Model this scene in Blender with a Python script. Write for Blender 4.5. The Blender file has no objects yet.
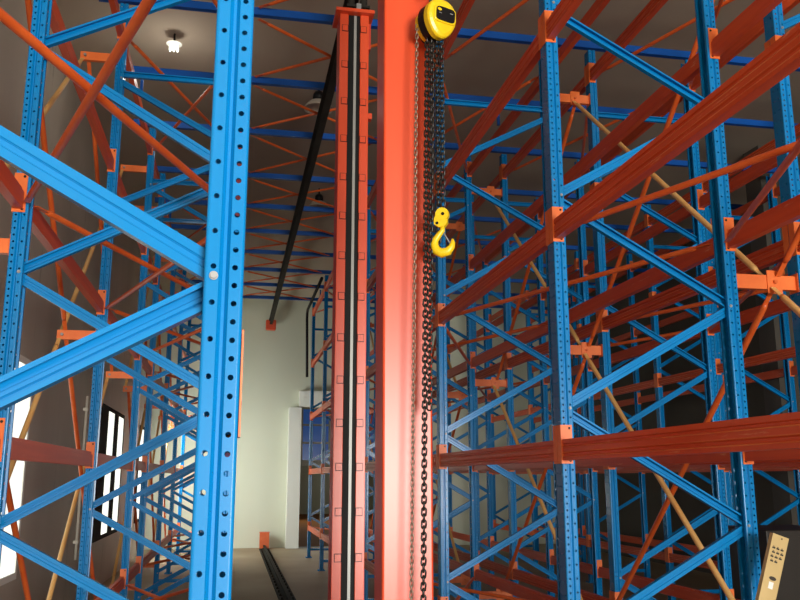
import bpy, bmesh, math, random
from mathutils import Vector, Matrix
random.seed(7)
SC = bpy.context.scene
COL = SC.collection
PI = math.pi
H = 1.85                                   # eye height above the floor; heights below are relative to the eye
FLOOR = 0.0

# ------------------------------------------------------------------ camera
cam_d = bpy.data.cameras.new('camera')
cam = bpy.data.objects.new('camera', cam_d)
COL.objects.link(cam)
cam.location = (0, 0, H)
cam.rotation_mode = 'XYZ'
cam.rotation_euler = (PI / 2 + 0.2069, 0.0, -0.1917)
cam_d.sensor_width = 36
cam_d.lens = 849.14 / 800 * 36
cam_d.clip_start = 0.05
cam_d.clip_end = 200
SC.camera = cam

# ------------------------------------------------------------------ world, lights, exposure
w = bpy.data.worlds.new('world')
SC.world = w
w.use_nodes = True
bg = w.node_tree.nodes['Background']
bg.inputs[0].default_value = (0.80, 0.90, 1.0, 1)
bg.inputs[1].default_value = 0.16
SC.view_settings.view_transform = 'Standard'
SC.view_settings.look = 'None'
SC.view_settings.exposure = 0.0
SC.view_settings.gamma = 1.0
SC.view_settings.use_curve_mapping = False


def area(name, loc, target, sx, sy, power, col=(1, 1, 1), spread=PI):
    d = bpy.data.lights.new(name, 'AREA')
    d.shape = 'RECTANGLE'
    d.size = sx
    d.size_y = sy
    d.energy = power
    d.color = col
    d.spread = spread
    o = bpy.data.objects.new(name, d)
    COL.objects.link(o)
    o.location = loc
    o.rotation_euler = (Vector(target) - Vector(loc)).to_track_quat('-Z', 'Y').to_euler()
    return o


# daylight through the big open loading door behind the camera
area('door_daylight', (4.0, -12.0, H + 0.1), (2.2, 6, H + 0.1), 5.0, 3.0, 3000, (1.0, 0.955, 0.89))
# daylight from the hall beyond the opening and the windows near the far end
area('far_hall_daylight', (4.6, 40.0, 4.2), (3.6, 24, 1.5), 5, 2.5, 120, (0.98, 1.0, 0.92))
area('window_daylight', (-2.05, 21.5, H + 0.2), (2.0, 22.6, H - 0.4), 2.6, 2.2, 260, (0.98, 1.0, 0.92))


# ------------------------------------------------------------------ materials
def mat(name, color, rough=0.5, metal=0.0, spec=0.5, noise=None, bump=None, emit=None, wear=None, coat=0.0):
    m = bpy.data.materials.new(name)
    m.use_nodes = True
    nt = m.node_tree
    b = nt.nodes['Principled BSDF']
    b.inputs['Base Color'].default_value = (*color, 1)
    b.inputs['Roughness'].default_value = rough
    b.inputs['Metallic'].default_value = metal
    b.inputs['Specular IOR Level'].default_value = spec
    b.inputs['Coat Weight'].default_value = coat
    b.inputs['Coat Roughness'].default_value = 0.15
    tc = None
    if noise or wear or bump:
        tc = nt.nodes.new('ShaderNodeTexCoord')
    last = None
    if noise:                                # (scale vector, second colour, amount)
        mp = nt.nodes.new('ShaderNodeMapping')
        mp.inputs['Scale'].default_value = noise[0]
        nt.links.new(tc.outputs['Object'], mp.inputs[0])
        n = nt.nodes.new('ShaderNodeTexNoise')
        n.inputs['Scale'].default_value = 1
        n.inputs['Detail'].default_value = 6
        nt.links.new(mp.outputs[0], n.inputs['Vector'])
        r = nt.nodes.new('ShaderNodeValToRGB')
        r.color_ramp.elements[0].position = 0.35
        r.color_ramp.elements[1].position = 0.68
        r.color_ramp.elements[0].color = (*color, 1)
        r.color_ramp.elements[1].color = (*noise[1], 1)
        nt.links.new(n.outputs['Fac'], r.inputs[0])
        last = r.outputs[0]
        nt.links.new(last, b.inputs['Base Color'])
    if wear:                                 # (scale vector, colour, threshold)
        mp = nt.nodes.new('ShaderNodeMapping')
        mp.inputs['Scale'].default_value = wear[0]
        nt.links.new(tc.outputs['Object'], mp.inputs[0])
        n = nt.nodes.new('ShaderNodeTexNoise')
        n.inputs['Scale'].default_value = 1
        n.inputs['Detail'].default_value = 8
        n.inputs['Roughness'].default_value = 0.7
        nt.links.new(mp.outputs[0], n.inputs['Vector'])
        r = nt.nodes.new('ShaderNodeMapRange')
        r.inputs[1].default_value = wear[2]
        r.inputs[2].default_value = wear[2] + 0.06
        nt.links.new(n.outputs['Fac'], r.inputs[0])
        mx = nt.nodes.new('ShaderNodeMix')
        mx.data_type = 'RGBA'
        nt.links.new(r.outputs[0], mx.inputs[0])
        if last:
            nt.links.new(last, mx.inputs[6])
        else:
            mx.inputs[6].default_value = (*color, 1)
        mx.inputs[7].default_value = (*wear[1], 1)
        nt.links.new(mx.outputs[2], b.inputs['Base Color'])
    if bump:
        n = nt.nodes.new('ShaderNodeTexNoise')
        n.inputs['Scale'].default_value = bump[0]
        n.inputs['Detail'].default_value = 4
        nt.links.new(tc.outputs['Object'], n.inputs['Vector'])
        bp = nt.nodes.new('ShaderNodeBump')
        bp.inputs['Strength'].default_value = bump[1]
        bp.inputs['Distance'].default_value = 0.01
        nt.links.new(n.outputs['Fac'], bp.inputs['Height'])
        nt.links.new(bp.outputs[0], b.inputs['Normal'])
    if emit:
        b.inputs['Emission Color'].default_value = (*emit[0], 1)
        b.inputs['Emission Strength'].default_value = emit[1]
    return m


M = dict(
    blue=mat('blue_paint', (0.001, 0.205, 0.53), 0.22, spec=0.40, noise=((4, 4, 3), (0.001, 0.215, 0.55), 1)),
    tie=mat('tie_blue_paint', (0.002, 0.085, 0.40), 0.45, spec=0.3),
    beam=mat('beam_red_paint', (0.62, 0.074, 0.016), 0.40, spec=0.35, noise=((30, 1.5, 30), (0.72, 0.10, 0.024), 1),
             wear=((22, 3.0, 40), (0.80, 0.33, 0.17), 0.62)),
    plate=mat('orange_paint', (0.80, 0.155, 0.028), 0.42, noise=((9, 9, 9), (0.86, 0.20, 0.04), 1)),
    rod=mat('orange_tube_paint', (0.68, 0.105, 0.016), 0.38, noise=((7, 7, 7), (0.76, 0.15, 0.03), 1)),
    ochre=mat('ochre_tube_paint', (0.82, 0.53, 0.20), 0.42, noise=((5, 5, 5), (0.84, 0.44, 0.13), 1)),
    mast=mat('mast_red_paint', (0.72, 0.072, 0.018), 0.33, spec=0.55, noise=((8, 8, 0.8), (0.77, 0.084, 0.022), 1),
             wear=((9, 9, 14), (0.55, 0.12, 0.06), 0.72)),
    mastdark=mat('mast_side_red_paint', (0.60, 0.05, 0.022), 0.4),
    black=mat('black_steel', (0.006, 0.006, 0.007), 0.5, spec=0.25),
    rubber=mat('black_track', (0.008, 0.009, 0.009), 0.6, spec=0.2),
    dark=mat('dark_rail_steel', (0.020, 0.018, 0.015), 0.75, spec=0.15, noise=((8, 3, 8), (0.035, 0.031, 0.025), 1)),
    steel=mat('bright_steel', (0.30, 0.31, 0.31), 0.5, metal=0.3),
    strip=mat('grey_strip', (0.36, 0.38, 0.36), 0.4, metal=0.2),
    chain=mat('black_chain', (0.02, 0.019, 0.016), 0.3, metal=0.2),
    worn=mat('beam_ridge_highlight_paint', (0.86, 0.27, 0.10), 0.45, noise=((30, 2.0, 30), (0.66, 0.10, 0.03), 1)),  # light caught by the beam ridges, put into the colour
    brass=mat('dull_chain', (0.30, 0.24, 0.18), 0.38, metal=0.8),
    yellow=mat('yellow_paint', (0.90, 0.62, 0.01), 0.35, spec=0.6, noise=((14, 14, 14), (0.94, 0.68, 0.015), 1)),
    concrete=mat('floor_concrete', (0.30, 0.225, 0.145), 0.6, spec=0.25, noise=((0.7, 0.5, 1), (0.38, 0.30, 0.20), 1),
                 wear=((3, 1.2, 3), (0.16, 0.13, 0.10), 0.64)),
    brownfloor=mat('brown_floor', (0.42, 0.17, 0.05), 0.85, spec=0.1, noise=((0.5, 0.4, 1), (0.46, 0.20, 0.07), 1)),
    farwall=mat('far_wall_paint', (0.62, 0.65, 0.52), 0.8, noise=((0.6, 1, 0.35), (0.66, 0.69, 0.57), 1),
                bump=(3, 0.1)),
    leftwall=mat('left_wall_render', (0.50, 0.46, 0.38), 0.55, noise=((1, 0.9, 0.3), (0.60, 0.55, 0.46), 1),
                 wear=((1, 4, 0.5), (0.30, 0.27, 0.215), 0.63)),
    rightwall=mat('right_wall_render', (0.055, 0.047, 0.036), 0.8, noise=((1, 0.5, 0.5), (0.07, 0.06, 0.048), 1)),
    ceil=mat('ceiling_render', (0.40, 0.335, 0.26), 0.8, noise=((0.35, 0.35, 1), (0.46, 0.39, 0.30), 1),
             bump=(2, 0.15)),
    white=mat('white_paint', (0.88, 0.90, 0.84), 0.55),
    pane=mat('daylit_pane', (0.9, 0.92, 0.88), 0.3, emit=((0.95, 1.0, 0.90), 1.1)),
    bluepane=mat('blue_glass', (0.02, 0.07, 0.25), 0.15, spec=0.8, emit=((0.02, 0.07, 0.24), 0.5)),
    frame=mat('black_window_frame', (0.006, 0.006, 0.006), 0.8, spec=0.1),
    lamp=mat('lit_lamp', (0.95, 0.97, 0.92), 0.4, emit=((0.95, 1.0, 0.9), 1.6)),
    glass=mat('lamp_reflector', (0.55, 0.50, 0.42), 0.3, spec=0.6),
    cream=mat('cream_paint', (0.58, 0.43, 0.18), 0.5, noise=((5, 5, 3), (0.64, 0.48, 0.21), 1)),
    ink=mat('dark_marks', (0.035, 0.028, 0.018), 0.6),
    sticker=mat('white_sticker', (0.88, 0.88, 0.84), 0.5),
    cabinet=mat('dark_cabinet_paint', (0.018, 0.014, 0.010), 0.5),
    column=mat('grey_column_render', (0.09, 0.083, 0.068), 0.8, noise=((1, 1, 0.5), (0.11, 0.10, 0.083), 1)),
    conduit=mat('pale_conduit', (0.85, 0.82, 0.70), 0.5),
)


# ------------------------------------------------------------------ mesh helpers
class MB:
    def __init__(self):
        self.v = []
        self.f = []
        self.smooth = []

    def add(self, vs, fs, smooth=False):
        b = len(self.v)
        self.v += [tuple(x) for x in vs]
        for f in fs:
            self.f.append([b + i for i in f])
            self.smooth.append(smooth)

    def box(self, x0, x1, y0, y1, z0, z1, mtx=None):
        vs = [Vector(p) for p in ((x0, y0, z0), (x1, y0, z0), (x1, y1, z0), (x0, y1, z0),
                                  (x0, y0, z1), (x1, y0, z1), (x1, y1, z1), (x0, y1, z1))]
        if mtx:
            vs = [mtx @ p for p in vs]
        self.add(vs, [(3, 2, 1, 0), (4, 5, 6, 7), (0, 1, 5, 4), (1, 2, 6, 5), (2, 3, 7, 6), (3, 0, 4, 7)])
        return self

    def bar(self, a, b, pa, u, closed=True):
        """extrude the 2-D outline pa [(s,t)] from a to b; s runs along u, t along axis x u"""
        a = Vector(a)
        b = Vector(b)
        ax = (b - a).normalized()
        u = Vector(u)
        u = (u - ax * u.dot(ax)).normalized()
        t = u.cross(ax)
        n = len(pa)
        vs = [a + u * s + t * q for s, q in pa] + [b + u * s + t * q for s, q in pa]
        fs = [(i, (i + 1) % n, n + (i + 1) % n, n + i) for i in range(n)]
        fs.append(tuple(reversed(range(n))))
        fs.append(tuple(range(n, 2 * n)))
        self.add(vs, fs)
        return self

    def tube(self, pts, r, n=10, cap=True, rs=None):
        pts = [Vector(p) for p in pts]
        rings = []
        prev = None
        for i, p in enumerate(pts):
            d = (pts[min(i + 1, len(pts) - 1)] - pts[max(i - 1, 0)]).normalized()
            if prev is None:
                u = d.orthogonal().normalized()
            else:
                u = (prev - d * prev.dot(d)).normalized()
            prev = u
            v = d.cross(u)
            rr = rs[i] if rs else r
            rings.append([p + (u * math.cos(k * 2 * PI / n) + v * math.sin(k * 2 * PI / n)) * rr for k in range(n)])
        vs = [q for ring in rings for q in ring]
        fs = []
        for i in range(len(pts) - 1):
            for k in range(n):
                fs.append((i * n + k, i * n + (k + 1) % n, (i + 1) * n + (k + 1) % n, (i + 1) * n + k))
        self.add(vs, fs, True)
        if cap:
            b = len(self.v) - len(vs)
            self.f.append([b + k for k in reversed(range(n))])
            self.f.append([b + (len(pts) - 1) * n + k for k in range(n)])
            self.smooth += [False, False]
        return self

    def cyl(self, a, b, r, n=14):
        return self.tube([a, b], r, n)

    def torus_link(self, c, axis, side, L, W, r, n=10, m=5):
        """stadium chain link centred on c, long direction axis, wide direction side"""
        axis = Vector(axis).normalized()
        side = Vector(side).normalized()
        pts = []
        R = W / 2
        h = L / 2 - R
        for k in range(n):
            a = 2 * PI * k / n
            pts.append(Vector(c) + side * (R * math.cos(a)) + axis * (R * math.sin(a) + (h if math.sin(a) > 0 else -h)))
        nn = axis.cross(side)
        vs = []
        for k in range(n):
            d = (pts[(k + 1) % n] - pts[k - 1]).normalized()
            o = d.cross(nn)
            for j in range(m):
                t = 2 * PI * j / m
                vs.append(pts[k] + o * (r * math.cos(t)) + nn * (r * math.sin(t)))
        fs = [(k * m + j, k * m + (j + 1) % m, ((k + 1) % n) * m + (j + 1) % m, ((k + 1) % n) * m + j)
              for k in range(n) for j in range(m)]
        self.add(vs, fs, True)

    def chain(self, pts, pitch, W, r):
        pts = [Vector(p) for p in pts]
        seg = []
        tot = 0
        for a, b in zip(pts, pts[1:]):
            seg.append((tot, (b - a).length, a, b))
            tot += (b - a).length
        k = 0
        s = pitch / 2
        while s < tot:
            for t0, l, a, b in seg:
                if t0 <= s <= t0 + l:
                    break
            d = (b - a).normalized()
            c = a + (b - a) * ((s - t0) / l)
            u = d.cross(Vector((0, 1, 0)))
            if u.length < .1:
                u = d.cross(Vector((1, 0, 0)))
            u.normalize()
            v = d.cross(u)
            sd = (u + v * .35) if k % 2 == 0 else (v - u * .35)
            self.torus_link(c, d, sd, pitch * 1.45, W, r)
            s += pitch
            k += 1
        return self

    def mesh(self, name, m):
        me = bpy.data.meshes.new(name)
        me.from_pydata(self.v, [], self.f)
        me.polygons.foreach_set('use_smooth', self.smooth)
        me.materials.append(m)
        bm = bmesh.new()
        bm.from_mesh(me)
        bmesh.ops.recalc_face_normals(bm, faces=bm.faces)
        bm.to_mesh(me)
        bm.free()
        me.update()
        return me


def link(name, me, parent=None, loc=None, rot=None):
    o = bpy.data.objects.new(name, me)
    COL.objects.link(o)
    if parent:
        o.parent = parent
    if loc:
        o.location = loc
    if rot:
        o.rotation_euler = rot
    return o


def part(name, mb, m, parent=None, loc=None, rot=None):
    return link(name, mb.mesh(name, m), parent, loc, rot)


def tag(o, label, cat, group=None):
    o['label'] = label
    o['category'] = cat
    o['kind'] = 'thing'
    if group:
        o['group'] = group
    return o


def thing(name, loc, label, cat, group=None, rot=None):
    o = bpy.data.objects.new(name, None)
    o.empty_display_size = 0.1
    COL.objects.link(o)
    o.location = loc
    if rot:
        o.rotation_euler = rot
    return tag(o, label, cat, group)


def struct(name, mb, m, label=None):
    o = part(name, mb, m)
    o['kind'] = 'structure'
    o['label'] = label or name
    o['category'] = name.split('_')[0]
    return o


def bevel(o, wdt, seg=2):
    md = o.modifiers.new('bevel', 'BEVEL')
    md.width = wdt
    md.segments = seg
    md.limit_method = 'ANGLE'
    return o


# ------------------------------------------------------------------ layout of the storage racks
FY = {1: 1.686, 2: 4.626, 3: 7.566, 4: 10.506, 5: 12.166, 6: 15.106, 7: 18.046, 8: 20.986}
LV = {0: -1.123 + H, 1: 0.186 + H, 2: 1.489 + H, 3: 2.790 + H, 4: 4.090 + H}
UW, UD = 0.078, 0.112                      # upright: width across the rack, depth along the aisle
TOP = 4.35 + H
YEND = 24.2                                # far wall
# name, aisle-side x, other-side x, sign of the outward direction of the first upright, words
ROWS = [
    ('left', -0.031, -1.158, +1, 'left rack'),
    ('right', 1.873, 2.986, -1, 'right rack'),
    ('back', 3.496, 4.596, -1, 'rack standing behind the right rack'),
    ('far', 6.480, 7.580, -1, 'farthest right rack'),
]
ROWBAYS = {'left': (1, 8), 'right': (1, 8), 'back': (1, 8), 'far': (2, 8)}

# ------------------------------------------------------------------ the hall
XW0, XW1, ZC = -2.2, 9.4, 5.05 + H
Y0 = -13.0
struct('floor', MB().box(XW0 - .2, XW1 + .2, Y0, YEND + .25, -0.2, 0), M['concrete'], 'worn grey-brown concrete warehouse floor')
struct('trim_1', MB().box(1.9, 12.0, YEND + .25, 46.5, -0.2, 0), M['brownfloor'], 'orange-brown floor of the hall beyond the opening')
struct('ceiling', MB().box(XW0 - .2, XW1 + .2, Y0, YEND + .25, ZC, ZC + .2), M['ceil'], 'dark brown ceiling above the racks')
# left wall with three window openings
wins = [(7.75, 9.88), (14.95, 18.05), (21.2, 23.3)]
wz0, wz1 = -1.03 + H, 1.24 + H
lw = MB()
ys = [Y0] + [y for a in wins for y in a] + [YEND + .25]
for i in range(0, len(ys), 2):
    lw.box(XW0 - .2, XW0, ys[i], ys[i + 1], 0, ZC)
for a, b in wins:
    lw.box(XW0 - .2, XW0, a, b, 0, wz0)
    lw.box(XW0 - .2, XW0, a, b, wz1, ZC)
struct('wall_left', lw, M['leftwall'], 'grey-brown rendered left wall')
for i, (a, b) in enumerate(wins):
    fr = MB()
    x0, x1 = XW0 - .06, XW0 + .03
    t = .07
    bars = [(a, a + t), ((a + b) / 2 - .1, (a + b) / 2 + .1), (b - t, b)] if i != 1 else [(a, a + .85), (a + 1.70, a + 2.22), (b - .015, b)]
    for ya, yb in bars:
        fr.box(x0, x1, ya, yb, wz0, wz1)
    for (q0, q1), (r0, r1) in zip(bars, bars[1:]):
        fr.box(x0, x1, q1, r0, wz0, wz0 + t).box(x0, x1, q1, r0, wz1 - t, wz1)
    o = struct('window_%d' % (i + 1), fr, M['frame'] if i else M['white'], 'daylit window in the left wall')
    for (q0, q1), (r0, r1) in zip(bars, bars[1:]):
        part('window_pane', MB().box(XW0 + .008, XW0 + .016, q1, r0, wz0 + t, wz1 - t), M['pane'], o)
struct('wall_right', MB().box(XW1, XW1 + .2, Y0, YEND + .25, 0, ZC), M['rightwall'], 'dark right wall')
OPX0, OPX1, OPZ = 1.85, 5.6, 1.93 + H
fw = MB()
fw.box(XW0 - .2, OPX0, YEND, YEND + .25, 0, ZC)
fw.box(OPX1, XW1 + .2, YEND, YEND + .25, 0, ZC)
fw.box(OPX0, OPX1, YEND, YEND + .25, OPZ, ZC)
struct('wall_far', fw, M['farwall'], 'pale green-white far wall')
struct('trim_2', MB().box(1.50, 1.84, YEND - .35, YEND, 0, OPZ), M['white'], 'white pilaster beside the opening in the far wall')
# the hall beyond
struct('wall_beyond', MB().box(1.0, 12.2, 46.2, 46.4, 0, 7), M['farwall'], 'pale wall of the hall beyond the opening')
struct('wall_beyond_left', MB().box(1.5, 1.7, YEND + .25, 46.2, 0, 7), M['farwall'], 'side wall of the hall beyond')
struct('wall_beyond_right', MB().box(12.0, 12.2, YEND + .25, 46.2, 0, 7), M['farwall'], 'side wall of the hall beyond')
struct('ceiling_beyond', MB().box(1.5, 12.2, YEND + .25, 46.4, 7, 7.2), M['ceil'], 'ceiling of the hall beyond')
wf = MB()
bz0, bz1 = 0.9 + H, 3.75 + H
bx0, bx1 = 3.6, 11.0
for z in (bz0, bz0 + .95, bz0 + 1.9, bz1):
    wf.box(bx0, bx1, 46.08, 46.2, z - .05, z + .05)
for k in range(6):
    x = bx0 + (bx1 - bx0) * k / 5
    wf.box(x - .05, x + .05, 46.09, 46.19, bz0, bz1)
wf.box(bx0, bx1, 46.02, 46.2, bz0 - .25, bz0 - .06)
o = struct('window_4', wf, M['white'], 'blue glazed window band with white bars in the hall beyond')
part('window_pane', MB().box(bx0, bx1, 46.13, 46.17, bz0, bz1), M['bluepane'], o)
# pale box on the lintel
o = thing('air_conditioner', (2.4, YEND - .15, OPZ + .02), 'white louvred unit on the ledge above the far opening', 'air unit')
part('casing', MB().box(-.62, .75, -.15, .15, .0, .45), M['white'], o)
lv = MB()
for k in range(3):
    lv.box(-.53, .73, -.165, -.15, .03 + k * .14, .035 + .10 + k * .14)
part('louvre', lv, M['white'], o)

# ------------------------------------------------------------------ rack frame meshes


def hole_strip(mb, c0, e, s, L, wdt, pitch, r, z0, n_in, off=0.0):
    """vertical strip: c0 = bottom centre, e = horizontal unit direction, n_in = direction into the section"""
    c0 = Vector(c0)
    e = Vector(e)
    n_in = Vector(n_in)
    N = 12
    cnt = int((L - off) / pitch)
    z = 0.0
    up = Vector((0, 0, 1))
    hw = wdt / 2

    def quad(za, zb):
        mb.add([c0 - e * hw + up * za, c0 + e * hw + up * za, c0 + e * hw + up * zb, c0 - e * hw + up * zb], [(0, 1, 2, 3)])
    if off > 0:
        quad(0, off)
    for k in range(cnt):
        zc = off + (k + .5) * pitch
        c = c0 + up * zc
        vs = [c - e * hw - up * pitch / 2, c + e * hw - up * pitch / 2, c + e * hw + up * pitch / 2, c - e * hw + up * pitch / 2]
        for j in range(N):
            a = 2 * PI * j / N
            vs.append(c + e * (r * math.cos(a)) + up * (r * math.sin(a)))
        for j in range(N):
            a = 2 * PI * j / N
            vs.append(c + e * (r * math.cos(a)) + up * (r * math.sin(a)) + n_in * .004)
        fs = []
        q = N // 4
        corner = [2, 3, 0, 1]
        for j in range(N):
            fs.append((corner[j // q], 4 + (j + 1) % N, 4 + j))
            fs.append((4 + j, 4 + (j + 1) % N, 4 + N + (j + 1) % N, 4 + N + j))
        for j, (p, s2) in enumerate(((1, 2), (2, 3), (3, 0), (0, 1))):
            fs.append((p, s2, 4 + j * q))
        mb.add(vs, fs)
    zt = off + cnt * pitch
    if zt < L - 1e-4:
        quad(zt, L)


def upright_mesh(sg):
    """hollow folded upright; local x = outward * sg, y from 0 to UD, z from 0"""
    mb = MB()
    L = TOP
    hw = UW / 2

    def q(xa, ya, xb, yb):
        mb.add([(xa * sg, ya, 0), (xb * sg, yb, 0), (xb * sg, yb, L), (xa * sg, ya, L)], [(0, 1, 2, 3)])
    g, gb, gd, cr_ = 0.0105, 0.0030, 0.011, 0.007
    ws = hw - g - cr_                       # width of each drilled strip

    def arc(cx, cy, a0, n=4):
        pts = [(cx + cr_ * math.cos(a0 + k * PI / 2 / n), cy + cr_ * math.sin(a0 + k * PI / 2 / n)) for k in range(n + 1)]
        b0 = len(mb.v)
        vs = [(x * sg, y, z) for z in (0, L) for x, y in pts]
        mb.add(vs, [(k, k + 1, n + 2 + k, n + 1 + k) for k in range(n)], True)
    for y, ny in ((0, 1), (UD, -1)):
        hole_strip(mb, (sg * (hw - cr_ - ws / 2), y, 0), (1, 0, 0), 0, L, ws, 0.0368, 0.0058, 0, (0, ny, 0))
        hole_strip(mb, (-sg * (hw - cr_ - ws / 2), y, 0), (1, 0, 0), 0, L, ws, 0.0736, 0.0058, 0, (0, ny, 0), .02)
        q(g, y, gb, y + ny * gd)
        q(gb, y + ny * gd, -gb, y + ny * gd)
        q(-gb, y + ny * gd, -g, y)
    arc(hw - cr_, cr_, -PI / 2)
    arc(hw - cr_, UD - cr_, 0)
    arc(-hw + cr_, UD - cr_, PI / 2)
    arc(-hw + cr_, cr_, PI)
    # outer web, drilled
    hole_strip(mb, (sg * hw, .031, 0), (0, 1, 0), 0, L, .048, 0.0736, 0.0065, 0, (-sg, 0, 0))
    hole_strip(mb, (sg * hw, UD - .031, 0), (0, 1, 0), 0, L, .048, 0.0736, 0.0065, 0, (-sg, 0, 0))
    q(hw, .055, hw, UD - .055)
    # inner lips, open between
    q(-hw, cr_, -hw, .024)
    q(-hw, UD - .024, -hw, UD - cr_)
    q(-hw, .024, -hw + .012, .026)
    q(-hw, UD - .024, -hw + .012, UD - .026)
    return mb.mesh('upright', M['blue'])


UPM = {1: upright_mesh(1), -1: upright_mesh(-1)}
fp = MB()
fp.box(-.075, .075, -.03, UD + .03, 0, .008)
for sx in (-1, 1):
    fp.cyl((sx * .058, -.015, .008), (sx * .058, -.015, .03), .009, 8)
    fp.cyl((sx * .058, UD + .015, .008), (sx * .058, UD + .015, .03), .009, 8)
FOOT = fp.mesh('foot_plate', M['blue'])
bl = MB()
bl.cyl((0, -.007, 0), (0, 0, 0), .007, 6)
bl.cyl((0, -.002, 0), (0, .0005, 0), .009, 14)
bl.cyl((0, 0, 0), (0, UD, 0), .005, 8)
bl.cyl((0, UD, 0), (0, UD + .008, 0), .010, 6)
BOLT = bl.mesh('bolt', M['steel'])


def brace_mesh(D, dz, openfront, sgn):
    """channel brace from (0,0,0) to (D*sgn,0,dz)"""
    mb = MB()
    hw, d, t = .027, .034, .003
    f = -1 if openfront else 1
    # outline: (along y, in plane)
    out = [(-d / 2 * f, -hw), (d / 2 * f, -hw), (d / 2 * f, -hw + .010), ((d / 2 - t) * f, -hw + .010), ((d / 2 - t) * f, -hw + t),
           ((-d / 2 + t) * f, -hw + t), ((-d / 2 + t) * f, -.006), ((-d / 2 + .008) * f, -.004), ((-d / 2 + .008) * f, .004), ((-d / 2 + t) * f, .006),
           ((-d / 2 + t) * f, hw - t), ((d / 2 - t) * f, hw - t), ((d / 2 - t) * f, hw - .010), (d / 2 * f, hw - .010), (d / 2 * f, hw), (-d / 2 * f, hw),
           (-d / 2 * f, .009), ((-d / 2 + .005) * f, .006), ((-d / 2 + .005) * f, -.006), (-d / 2 * f, -.009)]
    mb.bar((0, 0, 0), (D * sgn, 0, dz), out, (0, 1, 0))
    return mb.mesh('brace', M['blue'])


A_N = [-0.89, 0.395, 1.68, 2.965]
R_LEFT = [-1.53, -0.25, 1.06, 2.37, 3.60]
R_RIGHT = [-1.55, -0.27, 1.035, 2.345, 3.58]
ORD = ['nearest', 'second', 'third', 'fourth', 'fifth', 'sixth', 'seventh', 'eighth']
LEVW = ['lowest level', 'second level', 'third level', 'fourth level', 'top level']


def build_frame(xa, xr, sg, y):
    """aisle-side upright at xa, other upright at xr; returns list of (name, mesh, loc)"""
    d = 1 if xr > xa else -1
    D = abs(xr - xa)
    R_N = R_LEFT if xr < xa else R_RIGHT
    items = [('upright', UPM[sg], (0, 0, 0)), ('upright', UPM[-sg], (xr - xa, 0, 0)),
             ('foot_plate', FOOT, (0, 0, 0)), ('foot_plate', FOOT, (xr - xa, 0, 0))]
    ins = .016
    seq = [('r', R_N[0])]
    for k in range(4):
        seq += [('a', A_N[k]), ('r', R_N[k + 1])]
    yb = UD / 2
    for (s0, z0), (s1, z1) in zip(seq, seq[1:]):
        # always from the aisle side outward
        if s0 == 'a':
            za, zb, of = z0 + .020, z1 - .020, False
        else:
            za, zb, of = z1 - .020, z0 + .020, True
        dz = zb - za
        key = (round(D, 3), round(dz, 3), of, d)
        if key not in BR:
            BR[key] = brace_mesh(D - 2 * ins, dz, of, d)
        items.append(('brace', BR[key], (ins * d, yb, za + H)))
    for z in (3.66, -1.66):
        key = (round(D, 3), 0, True, d)
        if key not in BR:
            BR[key] = brace_mesh(D - 2 * ins, 0, True, d)
        items.append(('brace', BR[key], (ins * d, yb, z + H)))
    for z in A_N:
        items.append(('bolt', BOLT, (.020 * d, -.0008, z + H)))
    for z in R_N:
        items.append(('bolt', BOLT, (xr - xa - .020 * d, -.0008, z + H)))
    return items


BR = {}


def frame_word(rn, n):
    if rn == 'left':
        return 'nearest the camera' if n == 1 else '%s from camera' % ORD[n - 1]
    if n == 1:
        return 'out of view'
    return 'nearest in view' if n == 2 else '%s in view' % ORD[n - 2]


for rn, xa, xr, sg, words in ROWS:
    a, b = ROWBAYS[rn]
    for n in range(a, b + 1):
        t = thing('rack_frame', (xa, FY[n], 0),
                  'blue perforated rack frame with zigzag braces, %s, %s' % (words, frame_word(rn, n)),
                  'rack frame', 'frames of the ' + words)
        for nm, me, loc in build_frame(xa, xr, sg, FY[n]):
            link(nm, me, t, loc)

# ------------------------------------------------------------------ load beams
BM = {}


def beam_mesh(L, sg):
    key = (round(L, 3), sg)
    if key in BM:
        return BM[key]
    mb = MB()
    h0, h1 = -.088, .030
    # outline: (x outward, z)
    o = [(.025, h0), (.025, -.070), (.0275, -.0675), (.025, -.065), (.019, -.060), (.019, -.050), (.025, -.045), (.0275, -.0425), (.025, -.040), (.025, -.016), (.0275, -.0135), (.025, -.011), (.019, -.006), (.019, .002), (.025, .007),
         (.025, h1), (-.012, h1), (-.012, .006), (-.025, .006), (-.025, h0)]
    mb.bar((0, .004, 0), (0, L - .004, 0), [(x * sg, z) for x, z in o], (1, 0, 0))
    BM[key] = me = mb.mesh('bar', M['beam'])
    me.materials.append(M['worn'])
    for f in me.polygons:                   # edge highlight on the three raised ridges, painted as a lighter colour
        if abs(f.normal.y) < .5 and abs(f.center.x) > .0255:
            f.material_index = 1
    return BM[key]


def endplate_mesh(sg, end):
    """plate lies on the face of the upright; a flange wraps its outer web"""
    mb = MB()
    s = 1 if end == 0 else -1              # direction along +y away from the upright
    x0, x1 = -.036, .0285
    mb.box(min(x0 * sg, x1 * sg), max(x0 * sg, x1 * sg), min(.0005 * s, .0045 * s), max(.0005 * s, .0045 * s), -.105, .112)
    fx0, fx1 = .0285, .0325
    ya, yb = (-.052, .0045) if s > 0 else (-.0045, .052)
    mb.box(min(fx0 * sg, fx1 * sg), max(fx0 * sg, fx1 * sg), ya, yb, -.105, .112)
    return mb.mesh('end_plate', M['plate'])


EP = {(s, e): endplate_mesh(s, e) for s in (1, -1) for e in (0, 1)}
PH = MB().cyl((0, 0, 0), (0, .001, 0), .0075, 12).mesh('bolt_hole', M['black'])

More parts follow.
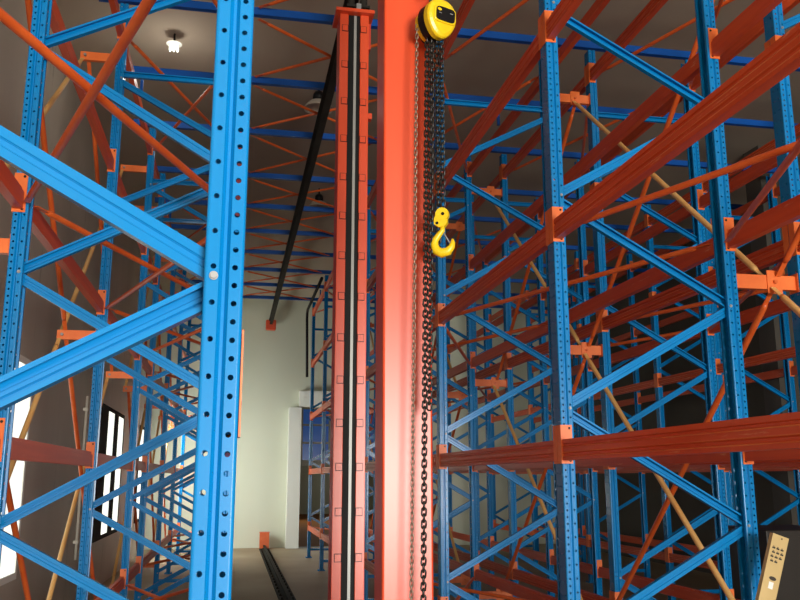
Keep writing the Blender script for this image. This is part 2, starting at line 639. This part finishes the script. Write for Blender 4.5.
for rn, xa, xr, sg, words in ROWS:
    a, b = ROWBAYS[rn]
    shortw = {'left': 'left rack', 'right': 'right rack', 'back': 'rack behind right rack', 'far': 'farthest right rack'}[rn]
    for n in range(a, b):
        L = FY[n + 1] - FY[n] - UD
        for lev in range(5):
            for side in (0, 1):
                s = sg if side == 0 else -sg
                x = (xa if side == 0 else xr) + s * .012
                t = thing('load_beam', (x, FY[n] + UD, LV[lev]),
                          'red-orange beam, %s, %s, %s, %s bay' % (shortw, ['aisle side', 'side away from aisle'][side] if rn in ('left', 'right') else ['near side', 'far side'][side],
                                                                  LEVW[lev], ORD[n - a]),
                          'beam', 'load beams of the ' + words)
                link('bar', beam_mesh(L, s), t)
                pa = link('end_plate', EP[(s, 0)], t)
                pb = link('end_plate', EP[(s, 1)], t, (0, L, 0))
                if n <= 3 and rn in ('left', 'right'):
                    for z in (-.088, .094):
                        link('bolt_hole', PH, pa, (-.020 * s, .0046, z))
                        link('bolt_hole', PH, pb, (-.020 * s, -.0056, z))

# ------------------------------------------------------------------ bracing tubes


def brace_tube(name, p, q, r, m, label, cat, group):
    """tube from p to q with flattened drilled ends, as one thing"""
    p = Vector(p)
    q = Vector(q)
    d = (q - p)
    L = d.length
    o = thing(name, p, label, cat, group)
    o.rotation_euler = d.to_track_quat('X', 'Z').to_euler()
    part('tube', MB().tube([(.09, 0, 0), (.12, 0, 0), (L - .12, 0, 0), (L - .09, 0, 0)], r, 12, True, [r * .75, r, r, r * .75]), m, o)
    for x0, x1 in ((-.02, .10), (L - .10, L + .02)):
        part('end_lug', MB().box(x0, x1, -.017, .017, -.003, .003), m, o)
    return o


for rn, xa, xr, sg, words in ROWS[:3]:
    a, b = ROWBAYS[rn]
    shortw = {'left': 'left rack', 'right': 'right rack', 'back': 'rack behind right rack'}[rn]
    d = 1 if xr > xa else -1
    for n in range(a, b):
        if n == 4:
            continue
        for lev in (0, 2, 4):
            if rn == 'back' and lev == 0:
                continue
            z = LV[lev] - .060
            ya, yb = FY[n] + UD + .06, FY[n + 1] - .06
            brace_tube('bracing_tube', (xa + .045 * d, ya, z), (xr - .045 * d, yb, z), .018, M['rod'],
                       'orange flat diagonal tube, %s, %s, %s bay, leaving the aisle' % (shortw, LEVW[lev], ORD[n - a]),
                       'bracing tube', 'horizontal bracing tubes of the ' + words)
            brace_tube('bracing_tube', (xr - .045 * d, ya, z + .038), (xa + .045 * d, yb, z + .038), .018, M['rod'],
                       'orange flat diagonal tube, %s, %s, %s bay, coming to the aisle' % (shortw, LEVW[lev], ORD[n - a]),
                       'bracing tube', 'horizontal bracing tubes of the ' + words)

# spacers between the back-to-back racks, wall brackets on the left, and the upright X bracing in their plane
XS, XL = 3.241, -1.47
XG = 0.060                                 # the gusset sits a little off the middle of the spacer
SPZ = {0: LV[0] - .283, 2: LV[2] - .283, 4: LV[4] - .283}
for n in range(1, 9):
    for lev in (0, 2, 4):
        o = thing('row_spacer', (XS, FY[n] + UD / 2, SPZ[lev]),
                  'orange spacer joining the two right racks, %s, %s frame' % (LEVW[lev], 'out of view' if n == 1 else ORD[n - 2] + ' visible'), 'spacer', 'spacers between the right racks')
        part('channel', MB().box(-.212, .212, -.02, .02, -.045, .045), M['plate'], o)
        part('gusset_plate', MB().box(XG - .05, XG + .05, -.028, -.0205, -.075, .075), M['plate'], o)
        for s in (-1, 1):
            part('end_plate', MB().box(s * .2135 - .0015, s * .2135 + .0015, -.045, .045, -.06, .06), M['plate'], o)
        part('pin', MB().cyl((XG, -.045, 0), (XG, -.0285, 0), .012, 10), M['rod'], o)
        o = thing('wall_bracket', (-1.158 - UW / 2, FY[n] + UD / 2, SPZ[lev]),
                  'orange bracket behind the left rack, %s, %s frame' % (LEVW[lev], ORD[n - 1]), 'bracket', 'brackets behind the left rack')
        part('arm', MB().box(-.32, -.004, -.02, .02, -.04, .04), M['plate'], o)
        part('end_plate', MB().box(-.0035, -.0005, -.045, .045, -.06, .06), M['plate'], o)
        part('pin', MB().cyl((-.275, -.05, 0), (-.275, -.0205, 0), .012, 10), M['steel'], o)
for n in range(1, 8):
    if n == 4:
        continue
    for lo, hi in ((0, 2), (2, 4)):
        for X, wd, gr, sgn in ((XS + XG, 'between the two right racks', 'upright X bracing between the right racks', 1),
                               (XL, 'behind the left rack', 'upright X bracing behind the left rack', 1)):
            ya, yb = FY[n] + UD / 2 + .05, FY[n + 1] + UD / 2 - .05
            hw = 'upper' if lo == 2 else 'lower'
            brace_tube('bracing_rod', (X - .022, ya, SPZ[lo] + .05), (X - .022, yb, SPZ[hi] - .05), .021, M['ochre'],
                       'ochre rod rising away from camera %s, %s half, %s bay' % (wd, hw, ORD[n - 1]), 'bracing rod', gr)
            brace_tube('bracing_rod', (X + .022, ya, SPZ[hi] - .05), (X + .022, yb, SPZ[lo] + .05), .021, M['rod'],
                       'orange rod falling away from camera %s, %s half, %s bay' % (wd, hw, ORD[n - 1]), 'bracing rod', gr)

# ------------------------------------------------------------------ overhead ties and their bracing
TZ = 4.44 + H
tieY = [4.682, 6.152, 7.622, 9.092, 10.562, 12.222, 13.692, 15.162, 16.632, 18.102, 19.572, 21.042]
ORD2 = ['nearest', 'second', 'third', 'fourth', 'fifth', 'sixth', 'seventh', 'eighth', 'ninth', 'tenth', 'eleventh', 'farthest']
tie_bar = MB().bar((-1.4, 0, 0), (XW1 - .05, 0, 0), [(-.03, -.055), (.03, -.055), (.03, -.047), (-.022, -.047), (-.022, .012), (.03, .012), (.03, .020), (-.03, .020)], (0, 1, 0)).mesh('bar', M['tie'])
for i, y in enumerate(tieY):
    o = thing('overhead_tie', (0, y, TZ - .03), 'blue overhead tie beam across the aisle, ' + (['out of view, nearer one', 'out of view, farther one'][i] if i < 2 else '%s in view' % ORD2[i - 2]), 'tie beam', 'overhead ties across the racks')
    link('bar', tie_bar, o)
    if i % 2 == 1 and i < 4 or i in (6, 8, 10):
        for x in (-1.146, -.043, 1.885, 2.961, 3.508, 4.584):
            part('post', MB().box(x - .015, x + .015, -.015, .015, LV[4] + .031 - TZ + .03, -.056), M['tie'], o)
for i in range(1, len(tieY) - 1):
    ya, yb = tieY[i] + .085, tieY[i + 1] - .085
    for k, (xa_, xb_) in enumerate(((.10, 1.74), (1.74, .10))):
        brace_tube('roof_rod', (xa_, ya, TZ - .03 + k * .04 - .012), (xb_, yb, TZ - .03 + k * .04 - .012), .017, M['rod'],
                   'thin orange rod under the ceiling, %s overhead panel, %s' % (ORD2[i - 1], ['running left to right', 'running right to left'][k]),
                   'bracing rod', 'crossed rods between the overhead ties')

# ------------------------------------------------------------------ crane rails
XR_ = 0.92
o = thing('ceiling_guide_rail', (XR_, 3.0, 4.29 + H), 'dark guide rail running under the ties above the aisle', 'guide rail')
part('rail', MB().bar((0, 0, 0), (0, YEND - .45 - 3.0, 0), [(-.065, .06), (-.065, .045), (-.012, .035), (-.012, -.03), (-.04, -.04), (-.04, -.06), (.04, -.06), (.04, -.04), (.012, -.03), (.012, .035), (.065, .045), (.065, .06)], (1, 0, 0)), M['dark'], o)
o2 = thing('rail_buffer', (XR_, YEND - .26, 4.29 + H), 'small red buffer at the far end of the ceiling rail', 'buffer')
bevel(part('block', MB().box(-.14, .14, -.19, .06, -.20, .08), M['mast'], o2), .03)
part('back_plate', MB().box(-.10, .10, .061, .255, -.06, .06), M['dark'], o2)
o = thing('floor_rail', (XR_, 1.0, 0), 'dark bolted crane rail running along the aisle floor', 'rail')
LR = YEND - .45 - 1.0
part('base_strip', MB().box(-.13, .13, 0, LR, 0, .02), M['dark'], o)
part('rail_head', MB().bar((0, 0, .02), (0, LR, .02), [(-.05, 0), (.05, 0), (.05, .012), (.012, .02), (.012, .05), (.03, .06), (.03, .085), (-.03, .085), (-.03, .06), (-.012, .05), (-.012, .02), (-.05, .012)], (1, 0, 0)), M['dark'], o)
n = 0
clip = MB()
clip.box(-.022, .022, -.03, .03, .02, .033)
clip.cyl((0, 0, .031), (0, 0, .055), .014, 6)
clipm = clip.mesh('rail_clip', M['dark'])
for k in range(50):
    for s in (-1, 1):
        link('rail_clip', clipm, o, (s * .085, .3 + k * .448, 0))
o = thing('rail_end_stop', (XR_, YEND - .30, 0), 'orange end stop block where the floor rail meets the wall', 'end stop')
part('post', MB().box(-.12, .13, -.12, .10, 0, .42), M['rod'], o)
part('cap', MB().box(-.13, .14, -.13, .11, .42, .435), M['rod'], o)

# ------------------------------------------------------------------ stacker crane
cr = thing('stacker_crane', (XR_, 5.5, .105), 'red stacker crane with two tall masts standing in the aisle', 'crane')
B = -.105
y1, y2 = 4.46 - 5.5, 6.60 - 5.5            # front faces of the two masts
bevel(part('base_beam', MB().box(-.12, .12, -1.5, 1.65, .06, .32), M['mast'], cr), .01)
for yy in (-1.35, 1.5):
    part('wheel', MB().cyl((-.035, yy, .075), (.035, yy, .075), .075, 24), M['steel'], cr)
bevel(part('mast', MB().box(-.148, .124, y1, y1 + .25, .32, 4.09 + H + B), M['mast'], cr), .012)
# second mast: box with two front flanges and a black guide channel between them
zt = 3.905 + H + B
m2 = part('mast', MB().box(-.162, .088, y2 + .03, y2 + .21, .32, zt), M['mastdark'], cr)
for s in (-1, 1):
    x0, x1 = sorted((s * .051 - .037, s * .125 - .037))
    bevel(part('guide_flange', MB().box(x0, x1, y2, y2 + .03, .32, zt), M['mast'], cr), .004)
part('guide_channel', MB().box(-.0875, .0135, y2 + .018, y2 + .0295, .32, zt), M['rubber'], cr)
part('cable_strip', MB().box(-.040, -.018, y2 + .002, y2 + .018, .32, zt - .01), M['strip'], cr)
tab = MB()
tab.box(-.023, .023, -.008, 0, -.026, .026)
tab.cyl((0, -.012, 0), (0, -.008, 0), .006, 8)
tabm = tab.mesh('rail_clip', M['mast'])
seatm = MB().box(-.027, .027, -.003, -.0002, -.031, .031).mesh('clip_seat', M['black'])
for s in (-1, 1):
    for k in range(17):
        link('rail_clip', tabm, cr, (s * .079 - .037, y2, 5.62 - k * .335 + B))
        link('clip_seat', seatm, cr, (s * .079 - .037, y2, 5.62 - k * .335 + B))
part('top_plate', MB().box(-.20, .13, y2 - .05, y2 + .26, zt, zt + .03), M['mast'], cr)
part('top_bracket', MB().box(-.02, .02, y2 + .0, y2 + .2, zt + .03, zt + .11), M['steel'], cr)
for s in (-1, 1):
    part('guide_roller', MB().cyl((s * .055, y2 + .1, zt + .11), (s * .055, y2 + .1, zt + .30), .033, 16), M['dark'], cr)
part('roller_carrier', MB().box(-.1, .1, y2 + .02, y2 + .2, zt + .09, zt + .112), M['dark'], cr)
side = MB().box(.0885, .128, y2 + .05, y2 + .12, 2.98 + H + B, 3.03 + H + B)
part('side_tab', side, M['mast'], cr)
part('side_tab', MB().box(.0885, .113, y2 + .05, y2 + .16, 3.62 + H + B, 3.86 + H + B), M['mastdark'], cr)
part('hoist_bracket', MB().box(.06, .18, y1 - .34, y1 - .001, 2.86 + H + B, 2.90 + H + B), M['mast'], cr)

# ------------------------------------------------------------------ chain hoist
hz = 2.548 + H
hy = 4.285
ho = thing('chain_hoist', (1.040, hy, hz), 'yellow chain block with black label hanging before the red mast', 'chain hoist', rot=(0, 0, 0))
R = Matrix.Rotation(math.radians(21), 4, 'Z') @ Matrix.Rotation(math.radians(6), 4, 'X')


def prism(outline, ya, yb, mtx, rnd=.0):
    mb = MB()
    n = len(outline)
    c = Vector((sum(p[0] for p in outline) / n, 0, sum(p[1] for p in outline) / n))
    rings = []
    for yy, k in ((ya, 1 - rnd), (ya + (yb - ya) * .12, 1 - rnd * .3), (ya + (yb - ya) * .3, 1), (yb - (yb - ya) * .1, 1), (yb, .96)):
        rings.append([mtx @ Vector((c.x + (x - c.x) * k, yy, c.z + (z - c.z) * k)) for x, z in outline])
    vs = [p for r_ in rings for p in r_]
    fs = []
    for i in range(len(rings) - 1):
        for k in range(n):
            fs.append((i * n + k, i * n + (k + 1) % n, (i + 1) * n + (k + 1) % n, (i + 1) * n + k))
    mb.add(vs, fs, False)
    mb.add(rings[0], [tuple(range(n))])
    mb.add(rings[-1], [tuple(reversed(range(n)))])
    return mb


def drop(w_, zt_, zb_, n=28):
    """rounded shield outline: broad shoulders, narrower bottom"""
    pts = []
    for k in range(n):
        a = 2 * PI * k / n
        c, s = math.cos(a), math.sin(a)
        ww = w_ * (1.0 if s > -.1 else 1.0 - .28 * (-s - .1))
        zz = (zt_ if s > 0 else zb_) * abs(s) ** .9 * (1 if s > 0 else -1)
        pts.append((ww * (abs(c) ** .85) * (1 if c > 0 else -1), zz))
    return pts


front = part('front_cover', prism(drop(.098, .105, .122), -.075, -.015, R, .22), M['yellow'], ho)
part('hand_wheel', prism(drop(.097, .098, .115), -.012, .048, R, .02), M['black'], ho)
part('rear_cover', prism(drop(.088, .078, .10), .051, .085, R @ Matrix.Translation((0, 0, -.005)), .05), M['yellow'], ho)
part('chain_guide', prism(drop(.06, .05, .085), .088, .100, R @ Matrix.Translation((0, 0, -.02)), .02), M['black'], ho)
lab = MB()
pl = []
for k in range(24):
    a = 2 * PI * k / 24
    c, s = math.cos(a), math.sin(a)
    pl.append((.063 * (abs(c) ** .4) * (1 if c > 0 else -1) + .008, .040 * (abs(s) ** .4) * (1 if s > 0 else -1) + .008))
rim = prism([((x - .008) * 1.16 + .008, (z - .008) * 1.22 + .008) for x, z in pl], -.083, -.07, R, .06)
part('label_rim', rim, M['yellow'], ho)
lp = part('label_plate', prism(pl, -.0875, -.08, R, .0), M['black'], ho)
mk = MB()
for (x, z, w_, h_) in ((.045, .020, .020, .004), (-.03, .008, .018, .0025)):
    mk.box(x - w_ / 2, x + w_ / 2, -.0895, -.0876, z - h_ / 2, z + h_ / 2, R)
part('lettering', mk, M['strip'], lp)
ov = MB()
ov.add([R @ Vector((-.036 + .014 * math.cos(k * PI / 6), -.0895, .028 + .008 * math.sin(k * PI / 6))) for k in range(12)], [tuple(range(12))])
part('emblem', ov, M['yellow'], lp)
hk = MB()
hk.tube([(0, 0, .095), (0, 0, .14), (.0, -.0, .16)], .012, 10)
hk.tube([(.03 * math.cos(a), 0, .195 + .034 * math.sin(a)) for a in [(-PI / 2 + k * 2 * PI / 16 * .8) for k in range(17)]], .011, 8)
part('suspension_hook', hk, M['yellow'], ho)
sl = MB().tube([(.01, -.0, .235), (.02, 0, .26), (.02, 0, .283)], .006, 8)
part('suspension_shackle', sl, M['steel'], ho)


def P(u, v, y):
    """local hoist position of a spot at depth y along the photo ray (used once, to lay out the chains)"""
    f, p, yw = 849.14, .2069, .1917
    fwv = Vector((math.sin(yw) * math.cos(p), math.cos(yw) * math.cos(p), math.sin(p)))
    rt = Vector((math.cos(yw), -math.sin(yw), 0))
    up = rt.cross(fwv)
    d = fwv + rt * ((u - 400) / f) - up * ((v - 300) / f)
    q = d * (y / d.y)
    return Vector((q.x - 1.040, y - hy, q.z + H - hz))


def vchain(name, x, y, z0, z1, pitch, W, r, m, sway=0.0):
    n = 10
    pts = [(x + sway * k / n, y, z0 + (z1 - z0) * k / n) for k in range(n + 1)]
    return part(name, MB().chain(pts, pitch, W, r), m, ho)


a = P(417, 60, 4.32)
vchain('hand_chain', a.x, a.y, -.02, -3.45, .027, .016, .0028, M['brass'], -.045)
a = P(427.5, 60, 4.315)
vchain('hand_chain', a.x, a.y, -.06, -3.45, 0.030, .024, .0054, M['chain'], -.045)
a = P(432, 60, 4.30)
vchain('load_chain', a.x, a.y, -.07, -2.2, 0.030, .024, .0054, M['chain'], -.03)
a = P(437, 60, 4.305)
vchain('load_chain', a.x, a.y, -.07, -1.35, 0.030, .024, .0054, M['chain'])
a = P(441.5, 60, 4.285)
bx = a.x
by = a.y
vchain('load_chain', a.x, a.y, -.05, -1.09, 0.030, .024, .0054, M['chain'])
# bottom block with hook
bz = -1.105
rb = Matrix.Translation((bx - .005, by, bz)) @ Matrix.Rotation(math.radians(-25), 4, 'Z')
sheave = [(.038 * math.cos(a_), -.045 + .038 * math.sin(a_)) for a_ in [2 * PI * k / 20 for k in range(20)]]
bb = prism(sheave, -.018, .018, rb, .06)
lugs = prism([(-.045, -.07), (-.038, -.052), (-.02, -.06), (.03, -.075), (.030, -.095), (.012, -.118), (-.02, -.118), (-.045, -.10)], -.017, .017, rb, .04)
bb.add(lugs.v, lugs.f)
block = part('bottom_block', bb, M['yellow'], ho)
pp = MB()
pp.cyl(rb @ Vector((.006, -.0205, -.045)), rb @ Vector((.006, -.018, -.045)), .009, 12)
pp.cyl(rb @ Vector((-.026, -.0205, -.095)), rb @ Vector((-.026, -.017, -.095)), .008, 12)
part('axle_pin', pp, M['black'], block)
hp = [(0, -.112), (0, -.135), (-.018, -.155), (-.040, -.185), (-.046, -.215), (-.034, -.245), (-.004, -.260), (.030, -.252), (.050, -.228), (.056, -.205), (.054, -.185)]
hr = [.013, .014, .016, .020, .024, .026, .027, .024, .018, .013, .006]
part('hook', MB().tube([rb @ Vector((x, 0, z)) for x, z in hp], .015, 12, True, hr), M['yellow'], block)
part('latch', MB().tube([rb @ Vector((.004, 0, -.140)), rb @ Vector((.016, 0, -.165)), rb @ Vector((.040, 0, -.208))], .004, 8), M['steel'], block)

# ------------------------------------------------------------------ lamps under the ceiling
def highbay(x, y, label, r=.19):
    o = thing('high_bay_lamp', (x, y, ZC), label, 'lamp', 'round lamps under the ceiling')
    part('stem', MB().cyl((0, 0, -.12), (0, 0, 0), .015, 8), M['black'], o)
    part('housing', MB().tube([(0, 0, -.12), (0, 0, -.15), (0, 0, -.24)], .06, 16, True, [.05, .07, .08]), M['black'], o)
    part('reflector', MB().tube([(0, 0, -.24), (0, 0, -.27), (0, 0, -.33), (0, 0, -.36)], .1, 28, False, [.07, r * .7, r * .95, r]), M['glass'], o)
    return o


highbay(0.92, 10.3, 'round lamp with glass reflector seen beside the top of the red mast')
highbay(1.33, 14.4, 'round lamp above the aisle, second from the camera')
highbay(2.35, 18.0, 'small distant round lamp above the aisle, third from the camera')


def led(x, y, label, power):
    o = thing('led_lamp', (x, y, ZC), label, 'lamp')
    part('stem', MB().cyl((0, 0, -.10), (0, 0, 0), .012, 8), M['black'], o)
    part('base', MB().tube([(0, 0, -.10), (0, 0, -.13)], .08, 16, True, [.03, .09]), M['white'], o)
    for k in range(3):
        q = -.036 + .036 * k
        part('bulb', MB().tube([(q * .7, 0, -.131), (q, 0, -.15), (q * 1.15, 0, -.20), (q * 1.15, 0, -.225)], .015, 12, True, [.008, .016, .016, .008]), M['lamp'], o)
    d = bpy.data.lights.new('lamp_light', 'POINT')
    d.energy = power
    d.shadow_soft_size = .12
    d.color = (1.0, .93, .82)
    lo = bpy.data.objects.new('lamp_light', d)
    COL.objects.link(lo)
    lo.parent = o
    lo.location = (0, 0, -.55)


led(-.85, 9.35, 'lit white three-bulb lamp under the ceiling above the left rack', 9)
led(4.05, 5.4, 'added out-of-view three-bulb fill lamp above the back right rack', 13)  # unseen lamp, added to brighten the ceiling
led(.9, 4.0, 'added out-of-view three-bulb fill lamp above the near aisle', 12)  # added above the view for more light on the ceiling

# ------------------------------------------------------------------ wall pipe, far conduit, column, right-hand odds and ends
o = thing('wall_conduit', (XW0, 13.35, 0), 'pale vertical conduit on the left wall before the black window', 'conduit')
part('pipe', MB().cyl((.04, 0, -1.15 + H), (.04, 0, 1.20 + H), .020, 12), M['conduit'], o)
for z in (-.9, .1, 1.0):
    part('saddle', MB().box(0, .064, -.035, .035, z + H - .02, z + H + .02), M['conduit'], o)
o = thing('black_conduit', (1.78, 18.2, 4.31 + H), 'black conduit running along and down the right rack end', 'conduit')
part('pipe', MB().tube([(0, 0, 0), (0.0, 3.6, .0), (0.0, 3.75, -.08), (0, 3.78, -.2), (.03, 3.75, -1.75)], .035, 10), M['black'], o)
o = thing('concrete_column', (8.0, 11.3, 0), 'grey square concrete column deep behind the right racks', 'column')
part('shaft', MB().box(-.2, .2, -.2, .2, .1, ZC), M['column'], o)
part('plinth', MB().box(-.26, .26, -.26, .26, 0, .1), M['column'], o)
o = thing('machine_cabinet', (5.5, 7.6, 0), 'dark machine cabinet standing behind the right racks', 'cabinet')
bevel(part('body', MB().box(-.45, .45, 0, .9, .06, 1.36), M['cabinet'], o), .01)
part('plinth', MB().box(-.42, .42, .03, .87, 0, .06), M['black'], o)
part('door_panel', MB().box(-.41, .41, -.012, 0, .12, 1.30), M['cabinet'], o)
part('handle', MB().box(.30, .33, -.035, -.012, .7, .85), M['black'], o)

# cream board
o = thing('cream_board', (2.47, 4.4, 0), 'narrow cream board with dark marks leaning at lower right', 'board')
o.rotation_euler = (0, math.radians(19.5), 0)
bh = 1.63
bd = part('board', MB().box(-.05, .05, 0, .03, 0, bh), M['cream'], o)
marks = MB()
for r_ in range(4):
    zz = bh - .075 - r_ * .024
    for c_ in range(3 if r_ < 3 else 2):
        xx = -.028 + c_ * .026 + (.004 if r_ % 2 else 0)
        marks.box(xx - .009, xx + .009, -.0012, 0, zz - .005, zz + .004)
        marks.box(xx - .006, xx + .003, -.0012, 0, zz + .006, zz + .009)
part('lettering', marks, M['ink'], o)
hl = MB()
hl.add([Vector((.004 + .022 * math.cos(k * PI / 8), -.0012, bh - .238 + .011 * math.sin(k * PI / 8))) for k in range(16)], [tuple(range(16))])
hl.add([Vector((.008 + .005 * math.cos(k * PI / 4), -.0012, bh - .016 + .005 * math.sin(k * PI / 4))) for k in range(8)], [tuple(range(8))])
part('slot', hl, M['ink'], o)
part('sticker', MB().box(-.012, .016, -.0012, 0, bh - .295, bh - .258), M['sticker'], o)
